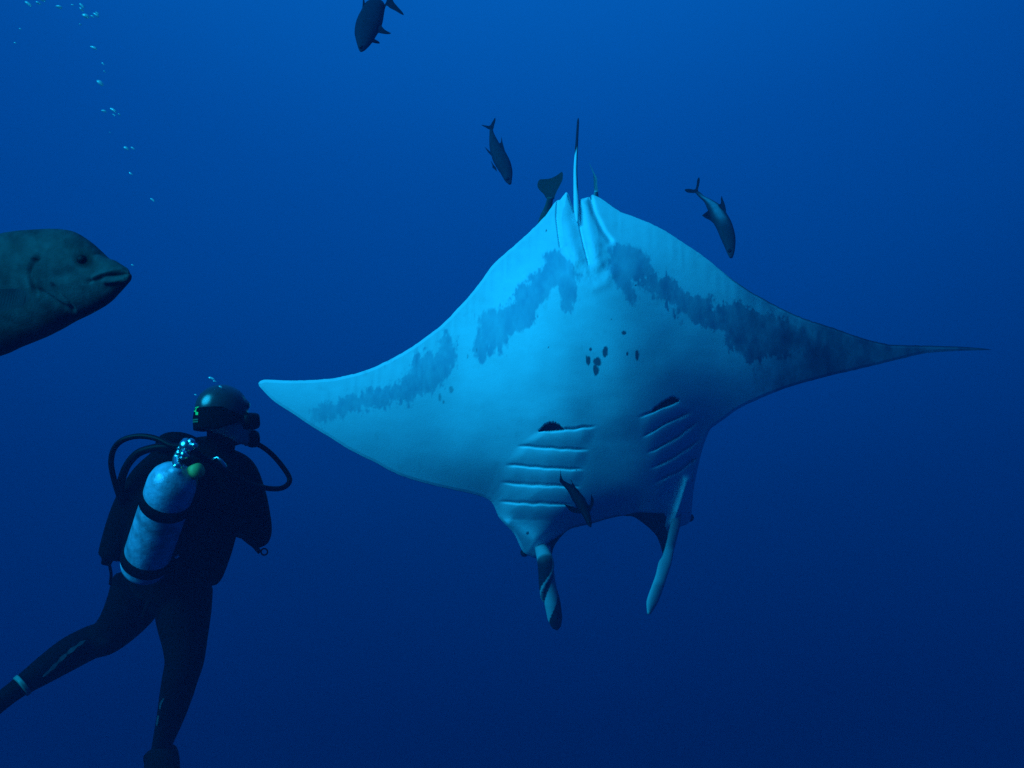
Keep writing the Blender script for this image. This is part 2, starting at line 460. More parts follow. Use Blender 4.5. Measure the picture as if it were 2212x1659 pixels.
for sx, sy, rx, ry in [(1291, 782, 8.5, 10), (1287, 801, 7, 15), (1271, 778, 6, 12), (1307, 759, 6, 13), (1347, 719, 5.5, 5), (1376, 768, 4.5, 12), (1275, 755, 3.6, 3.6),
                       (1355, 764, 2.2, 4.5), (974, 841, 5, 9), (950, 858, 3.5, 11), (958, 868, 2.5, 4), (1185, 750, 1.6, 1.6), (1140, 1152, 4, 4), (1245, 1015, 1.2, 1.2), (1373, 616, 2, 2.5), (1180, 498, 2, 3), (1320, 690, 1.3, 1.3), (1030, 756, 2, 4), (1010, 770, 2.4, 5)]:
    q = 1 - np.hypot((MX - sx) / rx, (MY - sy) / ry) + nz2 * 0.45
    spots = np.maximum(spots, sstep(-0.08, 0.22, q) * (0.5 if sx < 1060 else 1.0))
pale = np.array([.60, .76, .84]); grey = np.array([.24, .33, .50]); dark = np.array([.05, .065, .11]); black = np.array([.012, .014, .02])
col = np.ones(MX.shape + (3,)) * pale
col *= (1 + 0.06 * fbm(MX, MY, 60, 5) + 0.05 * fbm(MX * 0.5 + 300, MY, 12, 4) - 0.10 * sstep(0.35, 0.7, fbm(MX + 71, MY * 0.8, 26, 5)))[..., None]
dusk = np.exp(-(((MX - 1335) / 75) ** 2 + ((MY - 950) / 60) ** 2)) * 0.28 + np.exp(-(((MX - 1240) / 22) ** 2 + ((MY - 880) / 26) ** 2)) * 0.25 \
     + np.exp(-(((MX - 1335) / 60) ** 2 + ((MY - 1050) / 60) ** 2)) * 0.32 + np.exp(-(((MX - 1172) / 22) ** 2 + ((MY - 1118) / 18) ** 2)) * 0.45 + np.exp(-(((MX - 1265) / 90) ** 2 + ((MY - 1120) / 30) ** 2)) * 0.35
def lerp(a, b, m): return a * (1 - m[..., None]) + b * m[..., None]
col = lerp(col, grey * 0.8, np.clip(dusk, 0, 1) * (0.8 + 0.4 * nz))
greyx = np.array([.28, .40, .53]) + (np.array([.19, .27, .40]) - np.array([.28, .40, .53])) * sstep(1250, 1500, MX)[..., None]
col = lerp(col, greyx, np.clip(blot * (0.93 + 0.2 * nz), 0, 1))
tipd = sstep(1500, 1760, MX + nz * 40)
col = lerp(col, dark * 0.8, tipd * blot * 0.75)  # tip blotches darkened further, part of the painted wing shade
col = lerp(col, dark, spots * 0.9)
col = lerp(col, dark, slit * 0.8)
rim = sstep(1530, 1600, MX) * np.exp(-(da / 2.6) ** 2)
col = lerp(col, black, rim * 0.9)
rim2 = sstep(1150, 1165, MX) * sstep(1345, 1335, MX) * np.exp(-(db / 4.0) ** 2) + sstep(1060, 1010, MX) * np.exp(-(db / 1.0) ** 2) * 0.3
col = lerp(col, black, np.clip(rim2, 0, 1) * 0.8)
col = lerp(col, black, opn)
col = lerp(col, black, jaw)
NX = len(xs)
Vv = P(MX, MY, vent).reshape(-1, 3)
Vd = P(MX, MY, dors)
iv = np.arange(NX * NV).reshape(NX, NV)
idd = iv.copy()
inner = np.zeros((NX, NV), bool); inner[1:-1, 1:-1] = True
idd[inner] = NX * NV + np.arange(inner.sum())
Vall = np.vstack([Vv, Vd[inner]])
cd = np.ones((int(inner.sum()), 3)) * np.array([.02, .024, .03])
call = np.vstack([col.reshape(-1, 3), cd])
def quads(ix, flip):
    q = np.stack([ix[:-1, :-1], ix[1:, :-1], ix[1:, 1:], ix[:-1, 1:]], -1).reshape(-1, 4)
    return q[:, ::-1] if flip else q
Fall = np.vstack([quads(iv, True), quads(idd, False)])
MA = P(1290, 800, 6.35)
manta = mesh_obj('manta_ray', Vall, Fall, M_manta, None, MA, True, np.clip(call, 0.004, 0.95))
manta.location = MA
tag(manta, 'giant manta ray gliding head down with pale belly, gill slits and dark blotches showing', 'manta ray')

# tail
tp = catmull([(1247, 480), (1245, 440), (1243.5, 400), (1243, 365), (1245, 325), (1247, 290), (1249, 256)], 60)
td = np.linspace(manta_mid(1247, 480) - 0.10, 7.45, 60)
tr = px(np.interp(tp[:, 1], [256, 262, 320, 345, 400, 450, 485], [1.2, 2.3, 3.2, 3.6, 4.8, 6.2, 1.5]), td)
tv, tf = tube_geo(P(tp[:, 0], tp[:, 1], td), tr, 16)
tcol = np.ones((len(tv), 3)) * pale
yy = np.repeat(tp[:, 1], 16); ang = np.tile(np.linspace(0, 2 * np.pi, 16, endpoint=False), 60)
side = (tv - np.repeat(P(tp[:, 0], tp[:, 1], td), 16, 0)) @ cR / np.repeat(tr, 16)
dk = np.maximum(sstep(333, 320, yy + side * 10), sstep(0.2, 0.6, side) * sstep(430, 400, yy))
tcol = tcol * (1 - dk[:, None]) + np.array([.015, .018, .025]) * dk[:, None]
mesh_obj('tail', tv, tf, M_manta, manta, MA, True, tcol)

# left head fin: rolled, white and dark winding round it
n = 90
cp = catmull([(1150, 1150), (1170, 1190), (1180, 1225), (1184, 1262), (1191, 1300), (1198, 1338), (1203, 1360)], n)
cd_ = np.interp(np.linspace(0, 1, n), [0, .15, .3, 1], [manta_mid(1150, 1150) + 0.02, manta_mid(1170, 1190) - 0.10, 6.55, 6.7])
rad = np.interp(cp[:, 1], [1150, 1195, 1225, 1262, 1300, 1335, 1352, 1361], [8, 16, 19, 19, 20, 17, 11, 2.0])
ring = 40
cen = P(cp[:, 0], cp[:, 1], cd_)
ctan = norm(np.gradient(cen, axis=0))
V = []; K = []
for i in range(n):
    b = norm(np.cross(ctan[i], cF)); c = norm(np.cross(ctan[i], b))
    for j in range(ring):
        a = 2 * np.pi * j / ring
        tw = a - (cp[i, 1] - 1200) * 0.040 + 0.4
        ph = (tw / (2 * np.pi)) % 1.0
        r = px(rad[i], cd_[i]) * (1.08 - 0.34 * ph ** 1.3)
        V.append(cen[i] + b * math.cos(a) * r + c * math.sin(a) * r)
        K.append(1.0 if (ph < 0.07 or 0.60 < ph < 0.90) else 0.0)
K = np.array(K); yy = np.repeat(cp[:, 1], ring)
K = np.maximum(K * sstep(1345, 1335, yy), sstep(1214, 1206, yy))
F = [[i * ring + j, i * ring + (j + 1) % ring, (i + 1) * ring + (j + 1) % ring, (i + 1) * ring + j] for i in range(n - 1) for j in range(ring)]
F += [list(range(ring))[::-1], [(n - 1) * ring + j for j in range(ring)]]
o = mesh_obj('cephalic_fin', V, F, M_manta, manta, MA, True, np.outer(K, pale * 0.42) + np.outer(1 - K, black))  # pale toned down: the fin's weaker light is put into its colour
o['label'] = 'rolled head fin with white and dark winding bands'

# right head fin: a pale blade
def blade(name, left, right, dep, th, mt, parent, anchor, colr, n=40, nu=14):
    a = catmull(left, n); b = catmull(right, n)
    d = np.interp(np.linspace(0, 1, n), np.linspace(0, 1, len(dep)), dep)
    V = []
    for i in range(n):
        A = P(a[i, 0], a[i, 1], d[i]); B = P(b[i, 0], b[i, 1], d[i] + 0.05)
        c = (A + B) / 2; h = (B - A) / 2; w = norm(np.cross(h, cU)) * min(th, np.linalg.norm(h) * 0.5)
        for j in range(nu):
            q = 2 * np.pi * j / nu
            V.append(c + h * math.cos(q) + w * math.sin(q))
    F = [[i * nu + j, i * nu + (j + 1) % nu, (i + 1) * nu + (j + 1) % nu, (i + 1) * nu + j] for i in range(n - 1) for j in range(nu)]
    F += [list(range(nu))[::-1], [(n - 1) * nu + j for j in range(nu)]]
    return mesh_obj(name, V, F, mt, parent, anchor, True, np.ones((len(V), 3)) * colr)
o = blade('cephalic_fin', [(1468, 1078), (1450, 1130), (1441, 1170), (1432, 1200), (1423, 1215), (1417, 1242), (1406, 1272), (1398, 1296), (1398, 1312), (1401, 1326)],
      [(1472, 1078), (1469, 1130), (1460, 1168), (1454, 1192), (1450, 1217), (1440, 1246), (1432, 1272), (1423, 1296), (1414, 1312), (1403, 1327)],
      [manta_mid(1467, 1100) - 0.12, manta_mid(1458, 1150) - 0.16, 6.6, 6.6], 0.022, M_manta, manta, MA, pale * 0.47)  # pale dimmed in the colour, as less light reaches this fin
o['label'] = 'pale unrolled head fin hanging straight down'
# eyes on the sides of the head
for ex, ey, ed in ((1133, 1194, manta_mid(1133, 1194) + 0.03), (1490, 1118, manta_mid(1490, 1118) + 0.05)):
    sv, sf = sphere_geo(P(ex, ey, ed), px(9, ed))
    mesh_obj('eye', sv, sf, M_eye, manta, MA)

# ------------------------------------------------------------------ fish
def fin_geo(poly, dep, th=0.006, n=60, closed_smooth=True):
    """solid fin from an outline; dep = depth at each outline point"""
    poly = np.asarray(poly, float); dep = np.broadcast_to(np.asarray(dep, float), (len(poly),))
    if closed_smooth:
        c = catmull(np.column_stack([poly, dep]), n, closed=True)
    else:
        c = np.column_stack([poly, dep])
    A = P(c[:, 0], c[:, 1], c[:, 2] - th / 2); B = P(c[:, 0], c[:, 1], c[:, 2] + th / 2)
    bm = bmesh.new()
    va = [bm.verts.new(p) for p in A]; vb = [bm.verts.new(p) for p in B]
    m = len(va)
    f1 = bm.faces.new(va); f2 = bm.faces.new(vb[::-1])
    for i in range(m):
        k = (i + 1) % m
        bm.faces.new([va[k], va[i], vb[i], vb[k]])
    bmesh.ops.triangulate(bm, faces=[f1, f2])
    bm.normal_update(); bmesh.ops.recalc_face_normals(bm, faces=bm.faces[:])
    bm.verts.index_update()
    V = np.array([v_.co[:] for v_ in bm.verts]); F = [[v_.index for v_ in f.verts] for f in bm.faces]
    bm.free()
    return V, F
def loft_body(tops, bots, d0, d1, wf, n=60, ring=28, power=2.2, sdisp=None, nose=0.25):
    a = catmull(tops, n); b = catmull(bots, n)
    dd = np.linspace(d0, d1, n) if np.isscalar(d1) else d1
    A = P(a[:, 0], a[:, 1], dd); B = P(b[:, 0], b[:, 1], dd)
    c = (A + B) / 2; h = (A - B) / 2
    tan = norm(np.gradient(c, axis=0))
    wdir = norm(np.cross(tan, h))
    hl = np.linalg.norm(h, axis=1)
    ww = hl * (wf if np.isscalar(wf) else np.interp(np.linspace(0, 1, n), np.linspace(0, 1, len(wf)), wf))
    ang = np.linspace(0, 2 * np.pi, ring, endpoint=False)
    ca, sa = np.cos(ang), np.sin(ang)
    ca = np.sign(ca) * np.abs(ca) ** (2 / power); sa = np.sign(sa) * np.abs(sa) ** (2 / power)
    V = c[:, None, :] + h[:, None, :] * ca[None, :, None] + (wdir * ww[:, None])[:, None, :] * sa[None, :, None]
    V = V.reshape(-1, 3)
    F = [[i * ring + j, i * ring + (j + 1) % ring, (i + 1) * ring + (j + 1) % ring, (i + 1) * ring + j] for i in range(n - 1) for j in range(ring)]
    F += [list(range(ring))[::-1], [(n - 1) * ring + j for j in range(ring)]]
    tt = np.repeat(np.linspace(0, 1, n), ring); hh = np.tile(ca, n)
    return V, F, tt, hh

def fish(name, label, cat, conv, tops, bots, depth, wf, fins, base, group=None, shade=None, eye=None, n=70):
    tops = [conv(*p) for p in tops]; bots = [conv(*p) for p in bots]
    d0, d1 = depth
    V, F, tt, hh = loft_body(tops, bots, d0, d1, wf, n=n)
    anchor = V.mean(0)
    colr = np.ones((len(V), 3)) * np.array(base)
    if shade is not None: colr = shade(colr, tt, hh)
    body_o = mesh_obj(name, V, F, M_fish, None, anchor, True, colr)
    body_o.location = anchor
    tag(body_o, label, cat, group)
    for fn, poly, dofs, th in fins:
        fv, ff = fin_geo([conv(*p) for p in poly], np.mean([d0, d1]) + np.asarray(dofs), th)
        mesh_obj(fn, fv, ff, M_fish, body_o, anchor, False, np.ones((len(fv), 3)) * np.array(base) * 0.75)
    for e in (eye or []):
        ep = P(*conv(e[0], e[1]), e[2])
        sv, sf = sphere_geo(ep, e[3], nu=12, nv=8)
        mesh_obj('eye', sv, sf, M_eye, body_o, anchor)
    return body_o

z3 = lambda a, b: (1000.6 + a * .16447, 230.4 + b * .16447)
z4 = lambda a, b: (1443.2 + a * .13157, 363.8 + b * .13157)
z2 = lambda a, b: (727.7 + a * .08225, b * .08225)
z5 = lambda a, b: (1182.5 + a * .0987, 1000.6 + b * .0987)
DARK = (.018, .027, .040)
GJ = 'dark fish swimming around the manta'
fish('jack_fish', 'small dark jack fish diving beside the manta tail with forked tail up', 'fish', z3,
     [(632, 1012), (642, 940), (647, 850), (622, 730), (580, 640), (535, 560), (482, 490), (432, 405), (402, 345), (388, 285)],
     [(598, 1022), (545, 970), (500, 890), (440, 800), (395, 720), (370, 640), (350, 560), (343, 480), (344, 390), (347, 285)],
     (7.9, 8.15), 0.62,
     [('tail_fin', [(345, 300), (300, 277), (236, 238), (290, 246), (350, 247), (385, 195), (417, 146), (424, 180), (408, 240), (390, 300)], 0.12, .012),
      ('dorsal_fin', [(470, 500), (497, 460), (502, 398), (512, 440), (522, 490), (545, 580), (500, 560)], 0, .012),
      ('anal_fin', [(385, 670), (365, 640), (325, 595), (286, 532), (325, 565), (355, 592), (375, 610)], 0.03, .012),
      ('pelvic_fin', [(440, 850), (415, 825), (383, 800), (392, 790), (362, 712), (400, 765), (430, 800)], -0.04, .012)],
     DARK, GJ, eye=[(585, 950, 7.86, .014)])
def jack_shade(c, t, h):
    m = sstep(0.35, 0.55, t) * sstep(0.97, 0.8, t) * sstep(0.75, 0.2, np.abs(h))
    return c * (1 - m[:, None]) + np.array([.11, .18, .24]) * m[:, None]
fish('jack_fish', 'silvery flanked jack fish diving above the manta wing with long fins', 'fish', z4,
     [(1062, 1462), (1085, 1390), (1102, 1290), (1106, 1150), (1078, 1000), (1032, 870), (965, 750), (900, 650), (830, 592), (700, 512), (600, 462), (540, 405), (488, 372)],
     [(1010, 1465), (975, 1400), (930, 1290), (862, 1140), (802, 995), (745, 890), (700, 800), (660, 700), (622, 610), (585, 540), (520, 480), (480, 440), (445, 398)],
     (6.6, 6.95), 0.6,
     [('tail_fin', [(445, 402), (380, 404), (310, 392), (272, 352), (330, 334), (440, 343), (468, 270), (478, 190), (508, 146), (520, 200), (502, 300), (486, 360), (492, 385)], 0.17, .012),
      ('dorsal_fin', [(820, 600), (865, 575), (866, 500), (880, 452), (900, 510), (935, 600), (950, 720), (890, 680)], 0, .012),
      ('anal_fin', [(665, 690), (700, 760), (740, 850), (770, 920), (690, 855), (610, 815), (558, 768), (620, 795), (680, 812), (655, 730)], 0.02, .012)],
     DARK, GJ, jack_shade, eye=[(1010, 1350, 6.56, .014)])
fish('jack_fish', 'stout dark jack fish high above the manta, tail pointing to the surface', 'fish', z2,
     [(610, 1352), (572, 1290), (530, 1150), (490, 1000), (464, 850), (488, 650), (555, 460), (640, 300), (690, 200), (770, 120), (930, 100)],
     [(660, 1352), (742, 1300), (850, 1190), (950, 1060), (1050, 890), (1160, 700), (1212, 520), (1242, 330), (1262, 190), (1230, 100), (1090, 84)],
     (6.3, 6.7), 0.6,
     [('tail_fin', [(1180, 200), (1270, 95), (1310, 0), (1330, -120), (1390, -220), (1450, -140), (1482, 30), (1600, 180), (1700, 290), (1760, 388), (1700, 380), (1550, 292), (1400, 215), (1300, 150), (1230, 300)], 0.12, .014),
      ('dorsal_fin', [(672, 260), (680, 60), (688, -90), (712, -50), (738, 80), (790, 150), (740, 260)], 0.1, .014),
      ('anal_fin', [(1150, 650), (1205, 722), (1290, 800), (1420, 872), (1340, 900), (1200, 885), (1040, 842), (1080, 740)], -0.03, .014),
      ('pelvic_fin', [(940, 980), (1000, 1030), (1095, 1085), (1125, 1140), (1050, 1142), (920, 1112), (880, 1060)], -0.05, .014)],
     (.014, .020, .034), GJ, eye=[(640, 1240, 6.22, .014)])
fish('reef_fish', 'slender dark fish with spread fins swimming in front of the manta gill slits', 'fish', z5,
     [(962, 1392), (972, 1290), (950, 1170), (925, 1080), (895, 960), (862, 870), (820, 770), (742, 670), (642, 552), (585, 500), (500, 460), (420, 415), (355, 378), (312, 318)],
     [(925, 1392), (868, 1340), (812, 1230), (762, 1140), (712, 1070), (655, 985), (592, 880), (542, 800), (490, 690), (432, 592), (380, 530), (322, 470), (290, 422), (266, 372)],
     (5.3, 5.5), 0.8,
     [('tail_fin', [(266, 395), (272, 330), (282, 240), (287, 140), (296, 230), (318, 325), (345, 385), (300, 430)], 0.05, .010),
      ('dorsal_fin', [(530, 480), (542, 440), (525, 400), (490, 348), (528, 376), (556, 425), (612, 530)], 0, .008),
      ('pectoral_fin', [(780, 1060), (730, 1095), (620, 1090), (520, 1062), (440, 985), (365, 890), (460, 975), (560, 1018), (690, 1008), (740, 1010)], -0.03, .008),
      ('pectoral_fin', [(870, 890), (910, 915), (945, 905), (985, 850), (982, 750), (955, 680), (1002, 760), (1016, 860), (982, 965), (915, 1075), (890, 1000)], -0.03, .008)],
     (.003, .004, .006), GJ, eye=[(905, 1290, 5.27, .008)])
fish('grouper', 'greenish fish with broad fan tail mostly hidden behind the manta trailing edge', 'fish', z3,
     [(1160, 2390), (1230, 2200), (1260, 1950), (1250, 1700), (1195, 1450), (1172, 1300), (1190, 1190)],
     [(1130, 2390), (1000, 2200), (940, 1950), (940, 1700), (1005, 1450), (1070, 1310), (1104, 1190)],
     (8.25, 8.0), 0.6,
     [('tail_fin', [(1104, 1215), (1060, 1152), (1000, 1092), (974, 1040), (985, 985), (1010, 955), (1060, 952), (1150, 940), (1230, 902), (1300, 856), (1306, 950), (1272, 1030), (1232, 1105), (1202, 1180), (1190, 1215)], -0.1, .014)],
     (.045, .085, .078), GJ)
fish('reef_fish', 'thin pale tail of a fish poking up behind the manta right of its tail', 'fish', z3,
     [(1755, 2000), (1800, 1800), (1830, 1600), (1810, 1400), (1785, 1240), (1770, 1110)],
     [(1735, 2000), (1690, 1800), (1660, 1600), (1670, 1400), (1695, 1240), (1722, 1110)],
     (8.1, 7.8), 0.6,
     [('tail_fin', [(1722, 1130), (1732, 1050), (1740, 985), (1716, 905), (1688, 830), (1652, 735), (1672, 770), (1700, 830), (1732, 888), (1756, 940), (1762, 1040), (1772, 1130)], -0.1, .012)],
     (.26, .42, .46), GJ)

# the grouper at the left edge of the view
zg = lambda a, b: (a * .2193, 454.8 + b * .2193)
gt = [zg(*p) for p in [(1262, 606), (1240, 574), (1200, 540), (1120, 490), (1050, 466), (980, 408), (900, 330), (820, 268), (730, 212), (650, 190), (520, 180), (350, 188), (150, 205), (0, 235), (-300, 330), (-600, 470), (-900, 650), (-1200, 860), (-1450, 1040), (-1620, 1150)]]
gb = [zg(*p) for p in [(1284, 652), (1276, 692), (1232, 742), (1160, 815), (1090, 882), (1010, 945), (900, 1005), (800, 1055), (700, 1100), (570, 1175), (450, 1238), (300, 1302), (150, 1362), (0, 1430), (-300, 1510), (-600, 1540), (-900, 1520), (-1200, 1470), (-1450, 1420), (-1620, 1400)]]
gn, gr = 260, 120
GV, GF, gtt, ghh = loft_body(gt, gb, 2.42, 2.72, [0.60, 0.62, 0.60, 0.58, 0.55, 0.5, 0.45, 0.35], n=gn, ring=gr, power=2.0)
# project to find where on the flank each vertex lies, for the relief of mouth, gill covers and eye socket
dep = GV @ cF
gx = (GV @ cR) / dep * FPX + 1106; gy = 829.5 - (GV @ cU) / dep * FPX
gx, gy = gx / .2193, (gy - 454.8) / .2193
nearside = np.abs(np.sin(np.tile(np.linspace(0, 2 * np.pi, gr, endpoint=False), gn)))
Gc = np.repeat(GV.reshape(gn, gr, 3).mean(1), gr, 0)
gout = norm(GV - Gc)
def gline(pl, w, a): return a * np.exp(-(seg_dist(gx, gy, pl) / w) ** 2)
gd = np.zeros(len(GV))
gd -= gline([(1275, 618), (1180, 640), (1060, 640), (940, 680), (885, 700)], 18, 0.0045)      # mouth
gd += gline([(1230, 590), (1130, 600), (1010, 630), (930, 665)], 24, 0.008)                   # upper lip
gd += gline([(1240, 665), (1150, 690), (1050, 690)], 32, 0.009)                               # lower lip
gd -= gline([(1190, 690), (1110, 715), (1080, 735)], 14, 0.0025)
gd -= gline([(370, 460), (310, 540), (290, 620), (320, 740), (360, 810)], 22, 0.008)          # gill cover
gd += gline([(285, 640), (310, 740)], 22, 0.005)
gd -= gline([(400, 790), (520, 880), (640, 960), (720, 1000)], 22, 0.006)
gd -= gline([(520, 740), (580, 830), (680, 920), (720, 980)], 18, 0.007)
gd -= gline([(560, 640), (700, 600)], 60, 0.004)
gd -= 0.008 * np.exp(-(np.hypot((gx - 810) / 95, (gy - 490) / 75)) ** 2)                      # eye socket
gd += 0.006 * np.exp(-(np.hypot((gx - 960) / 60, (gy - 480) / 50)) ** 2)
gd += 0.0010 * fbm(gx, gy, 80, 2)
GV = GV + gout * (gd * np.clip(nearside * 1.6, 0, 1))[:, None]
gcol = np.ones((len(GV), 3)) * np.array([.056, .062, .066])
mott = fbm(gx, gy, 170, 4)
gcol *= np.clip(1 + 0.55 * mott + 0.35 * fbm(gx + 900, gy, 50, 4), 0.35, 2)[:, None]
gcol *= (1.0 + 0.55 * np.clip(-ghh, -0.1, 1))[:, None]  # paler belly: light on the underside put into the colour
sp = np.maximum.reduce([np.exp(-(np.hypot((gx - 345) / 45, (gy - 470) / 20)) ** 4), 1.05 * np.exp(-(np.hypot((gx - 822) / 108, (gy - 480) / 76)) ** 3),  # spot, and dark eye surround with shadow under the brow painted in
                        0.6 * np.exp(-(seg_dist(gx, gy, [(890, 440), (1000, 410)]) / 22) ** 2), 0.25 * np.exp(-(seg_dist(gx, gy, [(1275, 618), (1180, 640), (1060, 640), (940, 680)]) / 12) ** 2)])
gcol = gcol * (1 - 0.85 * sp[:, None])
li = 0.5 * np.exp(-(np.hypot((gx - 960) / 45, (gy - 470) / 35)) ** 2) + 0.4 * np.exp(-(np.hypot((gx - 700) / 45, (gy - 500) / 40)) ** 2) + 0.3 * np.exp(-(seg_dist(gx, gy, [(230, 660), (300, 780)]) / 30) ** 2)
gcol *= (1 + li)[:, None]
GA = P(60, 620, 2.5)
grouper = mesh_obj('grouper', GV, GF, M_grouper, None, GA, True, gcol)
grouper.location = GA
tag(grouper, 'big olive grouper with thick lips swimming close to the divers, facing the manta', 'fish')
grouper['label'] = 'big olive grouper with thick lips and dark eye, swimming toward the manta wing tip'
_d = GV @ cF
_k = np.hypot(gx - 812, gy - 488) < 40
ed0, ed1 = _d[_k].min(), _d[_k].max()
for e_ in (ed0 + 0.010, ed1 - 0.010):
    sv, sf = sphere_geo(P(*zg(812, 488), e_), (0.014, 0.013, 0.013))
    mesh_obj('eye', sv, sf, M_eye, grouper, GA)
fv, ff = fin_geo([zg(*p) for p in [(300, 830), (262, 900), (180, 960), (0, 992), (-250, 980), (-420, 920), (-300, 820), (0, 775), (200, 778)]],
                 [2.385, 2.375, 2.36, 2.35, 2.34, 2.33, 2.36, 2.38, 2.395], 0.008)
mesh_obj('pectoral_fin', fv, ff, M_grouper, grouper, GA, False, np.ones((len(fv), 3)) * np.array([.022, .034, .042]))  # darkened so its colour carries the shadow below the fin
fv, ff = fin_geo([zg(*p) for p in [(-1560, 1120), (-1800, 1050), (-2050, 1010), (-2100, 1300), (-2030, 1640), (-1800, 1560), (-1560, 1440)]], 2.74, 0.012)
mesh_obj('tail_fin', fv, ff, M_grouper, grouper, GA, False, np.ones((len(fv), 3)) * np.array([.06, .10, .09]))
fv, ff = fin_geo([zg(*p) for p in [(-150, 320), (-260, 190), (-500, 200), (-800, 380), (-1100, 640), (-1380, 860), (-1400, 1040), (-900, 720), (-500, 500)]], 2.62, 0.010)
mesh_obj('dorsal_fin', fv, ff, M_grouper, grouper, GA, False, np.ones((len(fv), 3)) * np.array([.06, .10, .09]))
# ------------------------------------------------------------------ the diver
def path(pts, n=24):
    """[(X, Y, depth, radius px)...] -> smooth world path and radii in metres"""
    c = catmull(pts, n)
    return P(c[:, 0], c[:, 1], c[:, 2]), px(c[:, 3], c[:, 2])
def limb(pts, ring=18, n=26, flat=1.0):
    p, r = path(pts, n)
    return tube_geo(p, r, ring, rad2=r * flat)
HC = P(482, 897, 3.80)                       # centre of the head
hf = norm(np.array([0.84, 0.50, 0.10]))      # where the face points
hs = norm(np.cross(hf, np.array([0.06, 0.02, 1.0])))
hu = np.cross(hs, hf)
HFR = np.array([hf, hs, hu])
def H(f, s, u): return HC + hf * f + hs * s + hu * u
body_geo = []
# trunk
tr_pts = [(478, 955, 3.84, 31), (470, 968, 3.85, 34), (450, 992, 3.88, 62), (436, 1020, 3.90, 92), (418, 1080, 3.93, 96), (398, 1160, 3.99, 84), (380, 1220, 4.04, 84), (368, 1275, 4.08, 82), (362, 1310, 4.09, 66)]
p, r = path(tr_pts, 40)
body_geo.append(tube_geo(p, r, 28, up=cF, rad2=None))
V0, F0 = body_geo[-1]
# flatten the trunk front to back
cen = np.repeat(p, 28, 0)
off = V0 - cen
fl = np.repeat(np.interp(np.linspace(0, 1, 40), [0, .12, .3, 1], [1, 1, .68, .75]), 28)
V0 = cen + off - np.outer((off @ cF) * (1 - fl), cF)
body_geo[-1] = (V0, F0)
# head
body_geo += [sphere_geo(H(-.004, 0, .028), (.101, .078, .092), HFR, 32, 22), sphere_geo(H(.032, 0, -.05), (.068, .060, .072), HFR, 24, 16),
             sphere_geo(H(.078, 0, -.098), (.024, .030, .022), HFR), sphere_geo(H(.103, 0, -.022), (.022, .016, .026), HFR),
             sphere_geo(H(.088, 0, -.068), (.018, .028, .012), HFR), sphere_geo(H(.085, 0, .035), (.02, .05, .02), HFR),
             sphere_geo(H(-.006, .073, -.034), (.018, .008, .024), HFR), sphere_geo(H(-.006, -.073, -.034), (.018, .008, .024), HFR)]
body_geo.append(limb([(480, 925, 3.81, 33), (478, 950, 3.83, 31), (472, 975, 3.86, 34)], 20, 8))
# right arm, elbow out, forearm folded in front of the chest
body_geo.append(limb([(478, 1010, 3.9, 46), (515, 1022, 3.9, 40), (540, 1065, 3.92, 33), (553, 1110, 3.95, 30), (562, 1148, 3.99, 25), (556, 1162, 4.02, 22), (530, 1140, 4.12, 22), (495, 1105, 4.24, 17), (470, 1085, 4.32, 14)], 18, 40))
# left arm
body_geo.append(limb([(375, 1000, 3.9, 44), (342, 1012, 3.9, 34), (312, 1062, 3.92, 31), (288, 1115, 3.96, 27), (290, 1135, 4.0, 24), (325, 1120, 4.14, 20), (375, 1095, 4.28, 16), (400, 1085, 4.34, 14)], 18, 40))
# legs
body_geo.append(limb([(398, 1270, 4.08, 60), (396, 1330, 4.06, 58), (399, 1390, 4.03, 47), (398, 1430, 4.02, 41), (390, 1462, 4.04, 38), (381, 1500, 4.08, 35), (368, 1550, 4.14, 29), (352, 1602, 4.2, 22), (346, 1630, 4.22, 20)], 22, 44))
body_geo.append(limb([(304, 1262, 4.08, 60), (287, 1306, 4.10, 56), (255, 1352, 4.16, 44), (226, 1378, 4.2, 38), (196, 1388, 4.19, 36), (150, 1412, 4.13, 36), (95, 1448, 4.06, 30), (40, 1486, 4.0, 22), (5, 1512, 3.97, 21), (-30, 1540, 3.95, 22)], 22, 50))
body_geo.append(sphere_geo(P(236, 1384, 4.13), (px(25, 4.1), .05, px(20, 4.1))))      # knee pad
body_geo.append(limb([(346, 1625, 4.22, 21), (348, 1645, 4.2, 24), (360, 1668, 4.15, 22), (378, 1690, 4.08, 15)], 14, 12))  # right foot
body_geo.append(limb([(-25, 1536, 3.95, 22), (-60, 1560, 3.93, 24), (-105, 1585, 3.9, 15)], 14, 12))                    # left foot
# hands: palm, four fingers and a thumb, closed in front of the chest
def hand(W, dirv, across, curl):
    dirv = norm(dirv); across = norm(across - dirv * np.dot(across, dirv)); pal = np.cross(dirv, across) * curl
    g = [sphere_geo(W + dirv * .045, (.052, .042, .018), np.array([dirv, across, pal]))]
    for k, ln in enumerate((.070, .080, .074, .058)):
        b = W + dirv * .080 + across * (-.030 + .020 * k)
        pts = np.array([b, b + dirv * ln * .45 + pal * .006, b + dirv * ln * .62 + pal * ln * .38, b + dirv * ln * .42 + pal * ln * .72])
        c = catmull(pts, 12)
        g.append(tube_geo(c, np.linspace(.0095, .0075, 12), 10))
    b = W + dirv * .03 - across * .036
    c = catmull(np.array([b, b - across * .018 + dirv * .022 + pal * .01, b - across * .014 + dirv * .05 + pal * .03]), 10)
    g.append(tube_geo(c, np.linspace(.012, .0085, 10), 10))
    return g
body_geo += hand(P(470, 1085, 4.32), np.array([-.6, .6, .25]), np.array([.1, .1, 1.0]), 1)
body_geo += hand(P(400, 1085, 4.34), np.array([.6, .6, .25]), np.array([.1, .1, 1.0]), -1)
BV, BF = remeshed('person', body_geo, 0.0065, 5)
PA = P(365, 1290, 4.08)
person = mesh_obj('person', BV, BF, M_neo, None, PA)
